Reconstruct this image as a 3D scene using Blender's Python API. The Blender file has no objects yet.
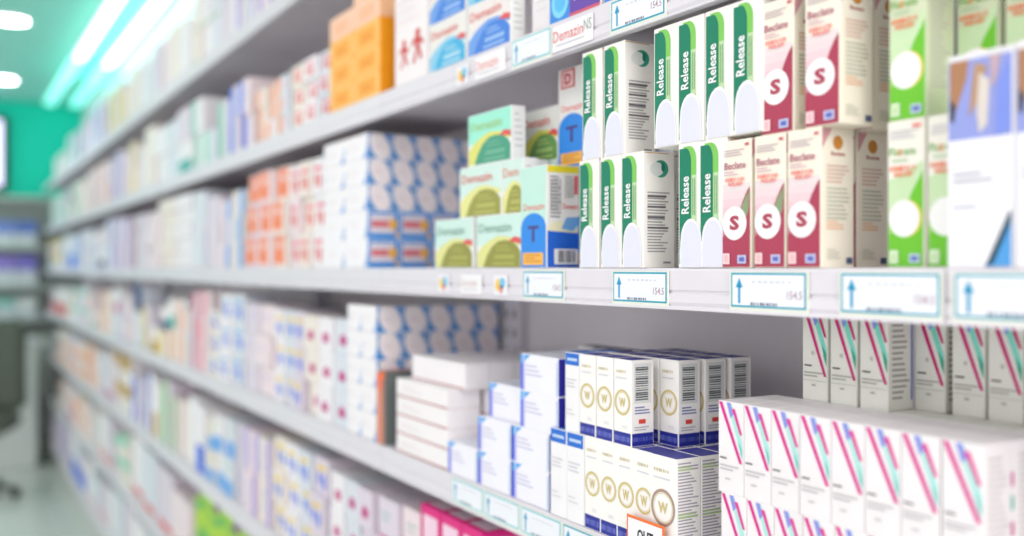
import bpy, bmesh, math, random
random.seed(7)
PI = math.pi
C = bpy.context.scene.collection
# ------------------------------------------------------------------ geometry of the place
F_PX, TH = 960.0, math.radians(30.57)
CS, SN = math.cos(TH), math.sin(TH)
D = 0.70                                   # camera to the shelf fronts
EYE = 1.50
def fx(px, Y=D):                           # X on the plane Y = const seen at image column px
    t = (px - 512) / F_PX
    return Y * (t * SN - CS) / (SN + t * CS)

# ------------------------------------------------------------------ materials
_m = {}
def lin(c):
    c /= 255.0
    return c / 12.92 if c <= .04045 else ((c + .055) / 1.055) ** 2.4
def mat(rgb, rough=.45, emit=0.0, metal=0.0, noise=.03):
    key = (tuple(rgb), rough, emit, metal)
    if key in _m: return _m[key]
    m = bpy.data.materials.new('card_%d_%d_%d' % tuple(rgb)); m.use_nodes = True
    nt = m.node_tree; b = nt.nodes['Principled BSDF']
    col = tuple(lin(v) for v in rgb) + (1,)
    b.inputs['Roughness'].default_value = rough
    b.inputs['Metallic'].default_value = metal
    b.inputs['Specular IOR Level'].default_value = .35
    n = nt.nodes.new('ShaderNodeTexNoise'); n.inputs['Scale'].default_value = 35
    tc = nt.nodes.new('ShaderNodeTexCoord'); nt.links.new(tc.outputs['Object'], n.inputs['Vector'])
    mx = nt.nodes.new('ShaderNodeMixRGB'); mx.blend_type = 'MULTIPLY'
    mx.inputs[1].default_value = col
    ramp = nt.nodes.new('ShaderNodeValToRGB')
    ramp.color_ramp.elements[0].color = (1 - 2 * noise,) * 3 + (1,); ramp.color_ramp.elements[1].color = (1, 1, 1, 1)
    nt.links.new(n.outputs['Fac'], ramp.inputs['Fac']); nt.links.new(ramp.outputs['Color'], mx.inputs[2])
    mx.inputs[0].default_value = 1
    nt.links.new(mx.outputs['Color'], b.inputs['Base Color'])
    if emit:
        b.inputs['Emission Color'].default_value = col; b.inputs['Emission Strength'].default_value = emit
    _m[key] = m
    return m

# ------------------------------------------------------------------ lettering -> polygons
_t = {}
def letters(s, off=.015):
    if (s, off) in _t: return _t[(s, off)]
    cu = bpy.data.curves.new('lettering', 'FONT'); cu.body = s; cu.size = 1; cu.resolution_u = 2; cu.offset = off
    o = bpy.data.objects.new('lettering', cu); C.objects.link(o)
    bpy.context.view_layer.update()
    ev = o.evaluated_get(bpy.context.evaluated_depsgraph_get()); me = ev.to_mesh()
    vs = [(v.co.x, v.co.y) for v in me.vertices]; fs = [tuple(p.vertices) for p in me.polygons]
    ev.to_mesh_clear(); bpy.data.objects.remove(o); bpy.data.curves.remove(cu)
    x0 = min(v[0] for v in vs); x1 = max(v[0] for v in vs); y0 = min(v[1] for v in vs); y1 = max(v[1] for v in vs)
    vs = [((x - x0) / (x1 - x0) - .5, (y - y0) / (y1 - y0) - .5) for x, y in vs]
    _t[(s, off)] = (vs, fs)
    return _t[(s, off)]

# ------------------------------------------------------------------ mesh collector with several materials
class MB:
    def __init__(s): s.v = []; s.f = []; s.mi = []; s.mats = []
    def m(s, mt):
        if mt not in s.mats: s.mats.append(mt)
        return s.mats.index(mt)
    def add(s, vs, fs, mt):
        b = len(s.v); k = s.m(mt); s.v += [tuple(v) for v in vs]
        for f in fs: s.f.append(tuple(b + i for i in f)); s.mi.append(k)
    def bm(s, bm, mt):
        bm.verts.index_update()
        s.add([v.co[:] for v in bm.verts], [[v.index for v in f.verts] for f in bm.faces], mt); bm.free()
    def box(s, x0, x1, y0, y1, z0, z1, mt, bev=.001):
        bm = bmesh.new(); bmesh.ops.create_cube(bm, size=1)
        for v in bm.verts:
            v.co.x = (x0 + x1) / 2 + v.co.x * (x1 - x0); v.co.y = (y0 + y1) / 2 + v.co.y * (y1 - y0); v.co.z = (z0 + z1) / 2 + v.co.z * (z1 - z0)
        if bev: bmesh.ops.bevel(bm, geom=list(bm.edges), offset=bev, segments=1, affect='EDGES')
        s.bm(bm, mt)
    def prism(s, prof, x0, x1, mt):        # profile in (y, z), swept along x
        n = len(prof)
        vs = [(x0, y, z) for y, z in prof] + [(x1, y, z) for y, z in prof]
        fs = [(i, (i + 1) % n, n + (i + 1) % n, n + i) for i in range(n)] + [tuple(range(n - 1, -1, -1)), tuple(range(n, 2 * n))]
        s.add(vs, fs, mt)
    def lathe(s, prof, mt, c=(0, 0, 0), n=32):
        vs = []; fs = []
        for r, z in prof:
            for k in range(n): vs.append((c[0] + r * math.cos(2 * PI * k / n), c[1] + r * math.sin(2 * PI * k / n), c[2] + z))
        for i in range(len(prof) - 1):
            for k in range(n): fs.append((i * n + k, i * n + (k + 1) % n, (i + 1) * n + (k + 1) % n, (i + 1) * n + k))
        fs.append(tuple(range(n - 1, -1, -1))); fs.append(tuple((len(prof) - 1) * n + k for k in range(n)))
        s.add(vs, fs, mt)
    def mesh(s, name):
        me = bpy.data.meshes.new(name); me.from_pydata(s.v, [], s.f)
        for mt in s.mats: me.materials.append(mt)
        me.polygons.foreach_set('material_index', s.mi); me.update()
        return me
    def obj(s, name, parent=None):
        o = bpy.data.objects.new(name, s.mesh(name)); C.objects.link(o); o.parent = parent
        return o
def tag(o, label=None, cat=None, group=None, kind=None):
    if label: o['label'] = label
    if cat: o['category'] = cat
    if group: o['group'] = group
    if kind: o['kind'] = kind
    return o
def empty(name, loc):
    o = bpy.data.objects.new(name, None); o.empty_display_size = .05; C.objects.link(o); o.location = loc
    return o
ORD = ['zeroth', 'first', 'second', 'third', 'fourth', 'fifth', 'sixth', 'seventh', 'eighth', 'ninth', 'tenth', 'eleventh', 'twelfth', 'thirteenth',
       'fourteenth', 'fifteenth', 'sixteenth', 'seventeenth', 'eighteenth', 'nineteenth']
TENS = {20: 'twenti', 30: 'thirti', 40: 'forti', 50: 'fifti', 60: 'sixti'}
def ordn(n):
    if n < 20: return ORD[n]
    t, r = n // 10 * 10, n % 10
    return TENS[t] + 'eth' if r == 0 else TENS[t][:-1] + 'y-' + ORD[r]

# ------------------------------------------------------------------ cartons with printed panels
def carton(w, d, h, base, prints, bev=.0007, topcol=None, seam=True):
    """prints: (face, shape, args, colour); u, v are fractions of the panel."""
    mb = MB(); mb.box(-w / 2, w / 2, -d / 2, d / 2, 0, h, mat(base), bev)
    lay = {'f': 0, 'r': 0, 't': 0, 'l': 0}
    size = {'f': (w, h), 'r': (d, h), 't': (w, d), 'l': (d, h)}
    e = .0011
    def place(face, uv):
        W, H = size[face]; off = .00012 + .00010 * lay[face]
        out = []
        for u, v in uv:
            a = min(max(u * W, e), W - e); b = min(max(v * H, e), H - e)
            if face == 'f': out.append((a - w / 2, -d / 2 - off, b))
            elif face == 'r': out.append((w / 2 + off, a - d / 2, b))
            elif face == 'l': out.append((-w / 2 - off, d / 2 - a, b))
            else: out.append((a - w / 2, b - d / 2, h + off))
        return out
    def poly(face, pts, col):
        mb.add(place(face, pts), [tuple(range(len(pts)))], mat(col)); lay[face] += 1
    def many(face, quads, col):
        vs = []; fs = []
        for (u0, v0, u1, v1) in quads:
            b = len(vs); vs += [(u0, v0), (u1, v0), (u1, v1), (u0, v1)]; fs.append((b, b + 1, b + 2, b + 3))
        mb.add(place(face, vs), fs, mat(col)); lay[face] += 1
    pr = list(prints)
    if topcol: pr.insert(0, ('t', 'rect', (.03, .03, .97, .97), topcol))
    elif seam: pr.insert(0, ('t', 'rect', (.06, .13, .94, .15), tuple(int(c * .8) for c in base)))
    for face, shape, a, col in pr:
        W, H = size[face]
        if shape == 'rect':
            u0, v0, u1, v1 = a; poly(face, [(u0, v0), (u1, v0), (u1, v1), (u0, v1)], col)
        elif shape == 'poly': poly(face, a, col)
        elif shape == 'ell':                # centre, radii in fractions of the panel, optional tilt
            cu, cv, ru, rv = a[:4]; tl = a[4] if len(a) > 4 else 0; pts = []
            for k in range(36):
                x = ru * W * math.cos(2 * PI * k / 36); y = rv * H * math.sin(2 * PI * k / 36)
                pts.append((cu + (x * math.cos(tl) - y * math.sin(tl)) / W, cv + (x * math.sin(tl) + y * math.cos(tl)) / H))
            poly(face, pts, col)
        elif shape == 'ring':
            cu, cv, r, th = a; vs = []; fs = []
            for k in range(40):
                c_, s_ = math.cos(2 * PI * k / 40), math.sin(2 * PI * k / 40)
                for q in (r, r - th): vs.append((cu + q * c_, cv + q * W * s_ / H))
            for k in range(40): j = (k + 1) % 40; fs.append((2 * k, 2 * j, 2 * j + 1, 2 * k + 1))
            mb.add(place(face, vs), fs, mat(col)); lay[face] += 1
        elif shape == 'bar':                # slanted stripe between two points, width as fraction
            (u0, v0), (u1, v1), wd = a; poly(face, [(u0 - wd / 2, v0), (u1 - wd / 2, v1), (u1 + wd / 2, v1), (u0 + wd / 2, v0)][::1], col)
        elif shape == 'text':
            s, cu, cv, fw, fh, rot = a[:6]; vs, fs = letters(s, a[6] if len(a) > 6 else .02)
            out = []
            for x, y in vs:
                x *= fw; y *= fh            # along / across, as fractions
                if rot: out.append((cu - y, cv + x))
                else: out.append((cu + x, cv + y))
            mb.add(place(face, out), fs, mat(col)); lay[face] += 1
        elif shape == 'lines':              # rows of small print
            u0, v0, u1, v1, n = a[:5]; rr = random.Random(n * 31 + int(u0 * 100)); q = []
            for k in range(n):
                vv = v1 - (k + .5) * (v1 - v0) / n; hh = min((v1 - v0) / n * .22, .00055 / H if n < 30 and 0 else .0011 / H)
                q.append((u0, vv - hh, u0 + (u1 - u0) * rr.uniform(.55, 1), vv + hh))
            many(face, q, col)
        elif shape == 'vlines':
            u0, v0, u1, v1, n = a; rr = random.Random(n); q = []
            for k in range(n):
                uu = u0 + (k + .5) * (u1 - u0) / n; hh = (u1 - u0) / n * .25
                q.append((uu - hh, v0, uu + hh, v0 + (v1 - v0) * rr.uniform(.6, 1)))
            many(face, q, col)
        elif shape in ('hbars', 'vbars'):   # barcode
            u0, v0, u1, v1, n = a; rr = random.Random(5); q = []
            for k in range(n):
                f0 = (k + rr.uniform(.05, .3)) / n; f1 = (k + rr.uniform(.5, .95)) / n
                if shape == 'hbars': q.append((u0, v0 + f0 * (v1 - v0), u1, v0 + f1 * (v1 - v0)))
                else: q.append((u0 + f0 * (u1 - u0), v0, u0 + f1 * (u1 - u0), v1))
            many(face, q, col)
    me = mb.mesh('carton'); me['dim'] = (w, d, h)
    return me
_first = {}
NAMEG = {'green striped slim cartons': 'slim_carton', 'rose cartons with white disc': 'ointment_carton', 'lime cartons with white disc': 'spray_carton', 'picture cartons': 'picture_carton',
         'pastel dome patterned cartons': 'tablet_carton', 'letter cartons': 'letter_carton', 'blue and white swirl ended cartons': 'swirl_carton', 'blue ended labelled cartons': 'labelled_carton',
         'white cartons with diagonal magenta stripes': 'striped_carton', 'white cartons with gold ring': 'ring_carton', 'blue capped cartons': 'capped_carton', 'white cartons with blue edges': 'edged_carton',
         'flat white brown edged cartons': 'flat_carton', 'white cartons on the flat stack': 'flat_carton', 'white cartons behind the flat stack': 'flat_carton', 'orange and peach cartons': 'orange_carton', 'magenta cartons': 'magenta_carton'}
def put(me, name, x0, y0, z, label, cat='carton', group=None, rot=0.0):
    """carton mesh with its front left lower corner at (x0, y0, z)"""
    name = NAMEG.get(group, name)
    w, d, h = me['dim']
    key = me.name
    if key in _first: o = _first[key].copy()
    else: o = bpy.data.objects.new(name, me); _first[key] = o
    o.name = name
    C.objects.link(o)
    o.location = (x0 + w / 2, y0 + d / 2, z); o.rotation_euler = (0, 0, rot)
    for k in list(o.keys()): del o[k]
    tag(o, label, cat, group)
    return o
def row(me, name, x0, y0, z, n, pitch, lab, cat='carton', group=None, jit=.0015, start=1):
    for k in range(n):
        put(me, name, x0 + k * pitch, y0 + random.uniform(0, jit), z, lab % ordn(start + k), cat, group)

WHITE = (244, 243, 246); CREAM = (236, 233, 222); GREY = (150, 148, 152)
def arc(cx, cy, rx, ry, a0, a1, n=10):
    return [(cx + rx * math.cos(math.radians(a0 + (a1 - a0) * k / n)), cy + ry * math.sin(math.radians(a0 + (a1 - a0) * k / n))) for k in range(n + 1)]

# ================================================================== THE SETTING
def plane(name, x0, x1, y0, y1, z, mt, t=.05):
    mb = MB(); mb.box(x0, x1, y0, y1, z - t, z, mt, 0); return tag(mb.obj(name), kind='structure')
FARX = -9.05
def floor_mat():
    m = bpy.data.materials.new('floor_tiles'); m.use_nodes = True; nt = m.node_tree; b = nt.nodes['Principled BSDF']
    tc = nt.nodes.new('ShaderNodeTexCoord'); br = nt.nodes.new('ShaderNodeTexBrick')
    br.offset = 0; br.inputs['Scale'].default_value = 1
    br.inputs['Color1'].default_value = (.72, .76, .70, 1); br.inputs['Color2'].default_value = (.68, .72, .67, 1); br.inputs['Mortar'].default_value = (.5, .53, .48, 1)
    br.inputs['Mortar Size'].default_value = .004; br.inputs['Brick Width'].default_value = .6; br.inputs['Row Height'].default_value = .6
    nt.links.new(tc.outputs['Object'], br.inputs['Vector']); nt.links.new(br.outputs['Color'], b.inputs['Base Color'])
    b.inputs['Roughness'].default_value = .22
    return m
plane('floor', FARX - .1, 1.2, -2.4, 1.1, 0, floor_mat())
def ceil_mat():  # white ceiling with the cyan cove light put into its base colour
    m = bpy.data.materials.new('ceiling_glow_tint'); m.use_nodes = True; nt = m.node_tree; b = nt.nodes['Principled BSDF']
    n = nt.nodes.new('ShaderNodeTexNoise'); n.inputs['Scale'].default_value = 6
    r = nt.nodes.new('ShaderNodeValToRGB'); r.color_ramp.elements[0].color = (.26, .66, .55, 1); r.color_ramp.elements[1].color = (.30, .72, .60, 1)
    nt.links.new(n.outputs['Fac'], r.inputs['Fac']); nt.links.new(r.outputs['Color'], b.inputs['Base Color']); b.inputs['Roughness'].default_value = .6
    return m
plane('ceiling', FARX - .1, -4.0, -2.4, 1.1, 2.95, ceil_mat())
o = plane('ceiling', -4.0, 1.2, -2.4, 1.1, 2.95, mat((236, 234, 234), .6))
mb = MB(); mb.box(FARX - .1, FARX, -2.4, 1.1, 0, 2.9, mat((0, 222, 192), .5), 0); tag(mb.obj('wall_far'), kind='structure')
mb = MB(); mb.box(FARX, 1.2, 1.03, 1.1, 0, 2.9, mat((226, 228, 228), .5), 0); tag(mb.obj('wall_right'), kind='structure')

# ================================================================== SHELVING
LEV = [0.18, 0.51, 0.84, 1.17, 1.50, 1.827, 2.165]
SEAM0, PITCH, NB = -0.492, 1.171, 8
steel = (222, 221, 226); rail_c = (226, 223, 229)
def rail_prof(z):
    return [(.708, z - .0005), (.7005, z - .0005), (.6995, z - .003), (.6995, z - .024), (.7012, z - .026), (.7012, z - .0275), (.6990, z - .029),
            (.6982, z - .038), (.7000, z - .0415), (.6962, z - .0445), (.6962, z - .0462), (.708, z - .0462)]
LEVN = ['bottom shelf', 'second shelf up', 'third shelf up', 'fourth shelf up', 'eye level shelf', 'sixth shelf up', 'top shelf']
for b in range(NB):
    x1 = SEAM0 + PITCH - b * PITCH; x0 = x1 - PITCH; xm = (x0 + x1) / 2; hw = PITCH / 2
    u = empty('storage_rack', (xm, .99, 0))
    tag(u, 'grey steel storage rack with slotted uprights, %s bay from the camera end' % ordn(b + 1), 'rack', 'steel racks along the aisle')
    mb = MB(); mb.box(-hw + .001, hw - .001, .012, .024, .0, 2.46, mat((240, 237, 240), .5), 0); mb.obj('back_panel', u)
    for side in (0, 1):
        xa = -hw + .001 if side == 0 else hw - .031
        mb = MB(); mb.box(xa, xa + .030, -.012, .0118, .0, 2.46, mat((226, 224, 232), .4), .002)
        for k in range(60): mb.box(xa + .011, xa + .019, -.0125, -.011, .2 + k * .0375, .215 + k * .0375, mat((95, 92, 100), .6), 0)
        mb.obj('upright', u)
    for n_, z in enumerate(LEV):
        mb = MB(); mb.box(-hw + .002, hw - .002, .708, .977, -.020, 0, mat(steel, .4), .001)
        mb.box(-hw + .004, hw - .004, .709, .975, -.024, -.0195, mat((206, 200, 206), .5), .0)  # underside slab, its shade put into a darker tone
        s_ = mb.obj('shelf'); s_.location = (xm, 0, z)
        tag(s_, 'white metal shelf with price rail, %s, %s bay from the camera end' % (LEVN[n_], ordn(b + 1)), 'shelf', 'metal shelves of the long shelving')
        mb = MB(); mb.prism(rail_prof(0), -hw + .001, hw - .001, mat(rail_c, .35)); mb.obj('price_rail', s_)
        if n_ == 0:
            mb = MB(); mb.box(-hw + .002, hw - .002, .73, .96, -z, -.024, mat((205, 205, 205), .5), .003); mb.obj('plinth', s_)

# ================================================================== PRICE LABELS ON THE RAILS
TEAL = (40, 165, 190)
def ticket(w=.10, h=.035, border=TEAL, arrow=True, price='154.5', bg=(240, 244, 250), holder=(232, 236, 224)):
    mb = MB(); mb.box(-w / 2 - .003, w / 2 + .003, 0, .0012, -.0045, h + .0015, mat(holder, .3), .0003)
    y = -.0002
    def quad(x0, z0, x1, z1, col, yy): mb.add([(x0, yy, z0), (x1, yy, z0), (x1, yy, z1), (x0, yy, z1)], [(0, 1, 2, 3)], mat(col, .3))
    quad(-w / 2, 0, w / 2, h, border, y); b = .0021
    quad(-w / 2 + b, b, w / 2 - b, h - b, bg, y - .0002)
    yy = y - .0004
    if arrow:
        ax = -w / 2 + .012; blue = (20, 160, 205)
        quad(ax - .0016, .004, ax + .0016, .022, blue, yy)
        mb.add([(ax - .005, yy, .020), (ax + .005, yy, .020), (ax, yy, .030)], [(0, 1, 2)], mat(blue, .3))
    rr = random.Random(3)
    for k in range(7): quad(-.02 + k * .008, .025, -.02 + k * .008 + rr.uniform(.003, .007), .0265, (205, 208, 218), yy)
    for k in range(9): quad(-.022 + k * .0042, .0025, -.022 + k * .0042 + rr.uniform(.0015, .0035), .0052, (110, 115, 140), yy)
    if price:
        vs, fs = letters(price, .01); pw, ph = .019, .008
        mb.add([(w / 2 - .014 + x * pw, yy, .0135 + z * ph) for x, z in vs], fs, mat((186, 156, 166), .3))
    me = mb.mesh('price_label'); me['dim'] = (w, .001, h); return me
T_main = ticket(); T_pale = ticket(border=(120, 205, 215), price=None)
def put_ticket(me, x0, z, label, y=.6976, group='price labels clipped to the shelf rails'):
    o = bpy.data.objects.new('price_label', me); C.objects.link(o); w = me['dim'][0]
    o.location = (x0 + w / 2, y, z); tag(o, label, 'price label', group)
for px, nm in ((525, 'left of all, beneath the blue lettered carton'), (615, 'beneath the green striped cartons'), (733, 'beneath the rose cartons'),
               (843, 'beneath the lime green cartons'), (957, 'beneath the blue picture carton at right')):
    put_ticket(T_main, fx(px), 1.5 - .0398, 'teal bordered price label with arrow ' + nm)
put_ticket(T_main, fx(613), 1.827 - .0398, 'teal bordered price label with arrow on the rail above the green striped cartons')
put_ticket(T_pale, -1.180, 1.827 - .0398, 'pale price label on the upper rail beside the red lettered strip')
for k, px in enumerate((453, 479, 511, 545, 584)):
    put_ticket(T_pale if k < 3 else T_main, -1.368 + k * .1065, 1.17 - .0398, 'teal edged price label on the lower rail, %s from the left' % ordn(k + 1))
def strip_label(w, txt, col, nm, x0, z, h=.034, extra=None):
    mb = MB(); mb.box(-w / 2, w / 2, 0, .0008, 0, h, mat((246, 244, 246), .35), .0002)
    vs, fs = letters(txt, .0)
    mb.add([(-w * .10 + x * w * .74, -.0003, h * .58 + z * h * .42) for x, z in vs], fs, mat(col, .4))
    if extra:
        vs, fs = letters(extra, 0); mb.add([(w * .38 + x * w * .18, -.0003, h * .64 + z * h * .42) for x, z in vs], fs, mat((150, 170, 160), .4))
    mb.add([(-w * .4, -.0003, h * .2), (w * .3, -.0003, h * .2), (w * .3, -.0003, h * .24), (-w * .4, -.0003, h * .24)], [(0, 1, 2, 3)], mat((190, 190, 200), .4))
    o = mb.obj('shelf_strip'); o.location = (x0 + w / 2, .6972, z); tag(o, nm, 'shelf label')
strip_label(.093, 'Demazin', (226, 96, 84), 'white rail strip with large red lettering and grey initials', -1.0745, 1.827 - .041, extra='NS')
strip_label(.093, 'Demazin', (240, 150, 140), 'white rail strip with faded red lettering, left of the pale price label', -1.292, 1.827 - .041)
def dot_sticker(x, z, nm):
    mb = MB()
    mb.box(-.02, .02, 0, .0008, 0, .03, mat((240, 240, 246), .35), .0002)
    for cx, cz, r, col in ((-.006, .015, .009, (245, 205, 90)), (.006, .018, .008, (120, 200, 235)), (.002, .009, .006, (235, 160, 150))):
        vs = [(cx + r * math.cos(2 * PI * k / 20), -.0002 - .0001 * (cx > 0), cz + r * math.sin(2 * PI * k / 20)) for k in range(20)]
        mb.add(vs, [tuple(range(20))], mat(col, .4))
    o = mb.obj('shelf_sticker'); o.location = (x, .6972, z); tag(o, nm, 'sticker', 'round coloured stickers on the rails')
dot_sticker(fx(445), 1.46, 'yellow and blue round sticker on middle rail, left one')
dot_sticker(fx(502), 1.46, 'yellow and blue round sticker on middle rail, right one')
dot_sticker(fx(464), 1.787, 'yellow and blue round sticker on the upper rail')
strip_label(.07, 'Demazin', (225, 205, 205), 'blank looking white rail strip between the two round stickers', fx(462), 1.46, h=.03)
# out of stock sign
mb = MB(); w, h = .0685, .075
mb.box(-w / 2, w / 2, 0, .0014, 0, h, mat((240, 120, 50), .4), .0003)
mb.add([(-w / 2 + .003, -.0003, .003), (w / 2 - .003, -.0003, .003), (w / 2 - .003, -.0003, h - .003), (-w / 2 + .003, -.0003, h - .003)], [(0, 1, 2, 3)], mat((246, 246, 248), .4))
vs, fs = letters('OUT', .03)
mb.add([(.001 + x * .029, -.0006, h - .0195 + z * .0135) for x, z in vs], fs, mat((40, 42, 48), .5))
o = mb.obj('stock_sign'); o.location = ((fx(627) + fx(664)) / 2 + .008, .6935, 1.5 - .290 - h); tag(o, 'small white sign with orange frame reading OUT on the lower shelf rail', 'sign')

# ================================================================== CARTON DESIGNS (near group)
# slim white carton with green stripe
GD, GL, LAV = (0, 128, 96), (128, 205, 92), (228, 230, 244)
slim = [('f', 'poly', [(.40, .20), (.70, .20), (.70, .86)] + arc(.42, .86, .28, .115, 0, 90)[1:] + [(.2, .975), (.2, .9)], GL),
        ('f', 'poly', [(.52, .38), (.70, .38), (.70, .74), (.52, .74)], (196, 226, 178)),
        ('f', 'poly', [(.05, .03), (.50, .20), (.50, .84)] + arc(.30, .84, .20, .12, 0, 90)[1:] + [(.05, .96)], GD),
        ('f', 'vlines', (.54, .42, .68, .72, 2), (120, 170, 120)),
        ('f', 'poly', [(.09, .0), (.93, .0), (.93, .10), (.90, .22)] + arc(.50, .22, .40, .175, 0, 180)[1:] + [(.07, .12)], (246, 247, 252)),
        ('f', 'poly', [(.14, .0), (.89, .0), (.89, .10), (.86, .21)] + arc(.50, .21, .355, .16, 0, 180)[1:] + [(.12, .12)], LAV),
        ('f', 'text', ('Release', .285, .585, .30, .29, 1, .02), (248, 250, 250)),
        ('r', 'rect', (.02, .984, .8, 1), (206, 160, 105)),
        ('r', 'ell', (.55, .855, .24, .075), (60, 160, 135)), ('r', 'ell', (.42, .85, .22, .06), (226, 232, 228)), ('r', 'ell', (.62, .87, .06, .04), (20, 130, 105)),
        ('r', 'lines', (.12, .13, .86, .66, 21), (172, 170, 172)), ('r', 'lines', (.12, .3, .86, .66, 4), (110, 110, 114)), ('r', 'rect', (.62, .04, .86, .055), (150, 150, 155))]
SW, SD, SH = .0425, .047, .137
M_slim = carton(SW, SD, SH, (248, 246, 240), slim)
zB = 1.50
for k, px in enumerate((578, 599, 620)):
    put(M_slim, 'medicine_carton', fx(px), .702 , zB, 'slim white carton with green stripe, lower row, %s from the left' % ordn(k + 1), group='green striped slim cartons')
put(M_slim, 'medicine_carton', fx(667) + .004, .735, zB, 'slim green striped carton standing back in shadow, lower row', group='green striped slim cartons')
for k, px in enumerate((677, 698)):
    put(M_slim, 'medicine_carton', fx(px), .702, zB, 'slim green striped carton, lower row, %s after the shadowed gap' % ordn(k + 1), group='green striped slim cartons')
for k, px in enumerate((581, 602.5)):
    put(M_slim, 'medicine_carton', fx(px), .702 , zB + SH, 'slim white carton with green stripe, upper row, %s from the left' % ordn(k + 1), group='green striped slim cartons')
for k, px in enumerate((652.5, 676.5, 703.5, 731)):
    put(M_slim, 'medicine_carton', fx(px), .702, zB + SH, 'slim green striped carton, upper row, %s right of the printed side panel' % ordn(k + 1), group='green striped slim cartons')
for k, px in enumerate((589, 612, 690)):       # row behind
    for lay in (0, 1):
        put(M_slim, 'medicine_carton', fx(px) + .0, .76 , zB + lay * SH, 'slim green striped carton behind the front row, %s layer, %s from the left' % (('lower', 'upper')[lay], ordn(k + 1)), group='green striped slim cartons')

# rose carton with white disc
ROSE, PINK = (176, 62, 88), (240, 205, 214)
def rose(green):
    p = [*[('f', 'rect', (0, .24, 1, v_), c_) for v_, c_ in ((.66, (238, 226, 226)), (.60, (240, 220, 223)), (.54, (240, 212, 217)), (.48, (238, 203, 210)), (.42, (234, 190, 200)), (.36, (226, 168, 182)), (.30, (208, 130, 150)))],
         ('f', 'poly', [(0, 0), (1, 0), (1, .63), (.86, .585), (.72, .51), (.6, .42), (.5, .36), (.3, .30), (0, .24)], ROSE)]
    if green: p += [('f', 'poly', [(1, .60), (.86, .56), (.72, .49), (.62, .41), (.80, .36), (.93, .44)], (140, 160, 120))]
    p += [('f', 'ell', (.45, .35, .42, .132), (250, 248, 248)), ('f', 'text', ('S', .45, .352, .34, .115, 0, .05), ROSE),
          ('f', 'text', ('Beclate', .47, .80, .74, .055, 0, .01), (176, 90, 118)),
          ('f', 'lines', (.1, .87, .8, .93, 3), (205, 190, 196)), ('f', 'rect', (.82, .945, .95, .965), (205, 90, 110)),
          ('f', 'lines', (.1, .72, .7, .76, 2), (222, 190, 198)),
          ('f', 'vbars', (.13, .676, .81, .704, 9), (244, 138, 130)), ('f', 'text', ('RELIEF', .50, .655, .48, .028, 0, .03), (244, 138, 130)),
          ('f', 'rect', (.06, .03, .30, .115), (250, 214, 216)), ('f', 'rect', (.12, .045, .24, .10), (246, 190, 196)),
          ('f', 'rect', (.58, .035, .88, .10), (196, 200, 236)), ('f', 'rect', (.64, .05, .82, .085), (96, 110, 190)),
          ('r', 'poly', [(0, 1), (.32, 1), (.2, .93), (.08, .87), (0, .84)], (214, 160, 166)), ('r', 'ell', (.5, .895, .15, .05), (206, 140, 60)),
          ('r', 'text', ('Beclate', .5, .815, .42, .028, 0, .03), (176, 100, 96)), ('r', 'lines', (.15, .60, .85, .74, 5), (226, 190, 178)),
          ('r', 'lines', (.15, .34, .85, .58, 8), (200, 204, 186)), ('r', 'lines', (.15, .27, .7, .34, 3), (246, 196, 160)), ('r', 'lines', (.15, .06, .6, .14, 4), (212, 212, 196)),
          ('r', 'rect', (.74, .03, .93, .075), (86, 98, 130))]
    return p
RW, RD, RH = .0415, .045, .132
M_rose = carton(RW, RD, RH, (250, 243, 226), rose(False)); M_roseg = carton(RW, RD, RH, (250, 243, 226), rose(True))
# lower row: fronts at 721, 753, 785.5; the end one shows its side
for me, px, nm in ((M_roseg, 721, 'left'), (M_roseg, 753, 'centre'), (M_rose, 786, 'right')):
    put(me, 'medicine_carton', fx(px), .702, zB, 'rose and white carton with white disc, lower row, %s of three' % nm, group='rose cartons with white disc')
xr = fx(786) + RW
put(M_rose, 'medicine_carton', fx(857, .757) - RW, .757, zB, 'cream sided rose carton behind the lower row, beside the lime carton', group='rose cartons with white disc')
put(M_rose, 'medicine_carton', fx(758.5), .705, zB + RH, 'rose and white carton with white disc, upper row, left one', group='rose cartons with white disc')
put(M_rose, 'medicine_carton', fx(803.5), .702, zB + RH, 'rose and white carton with white disc, upper row, right one', group='rose cartons with white disc')
put(M_rose, 'medicine_carton', fx(758.5)+.002, .756, zB + RH, 'rose carton behind the left one of the upper row', group='rose cartons with white disc')
put(M_rose, 'medicine_carton', fx(874, .757) - RW, .757, zB + RH, 'cream sided rose carton behind the upper row with a dark gap before it', group='rose cartons with white disc')
put(M_rose, 'medicine_carton', fx(753), .757, zB, 'rose carton hidden behind the lower row', group='rose cartons with white disc')

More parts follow.
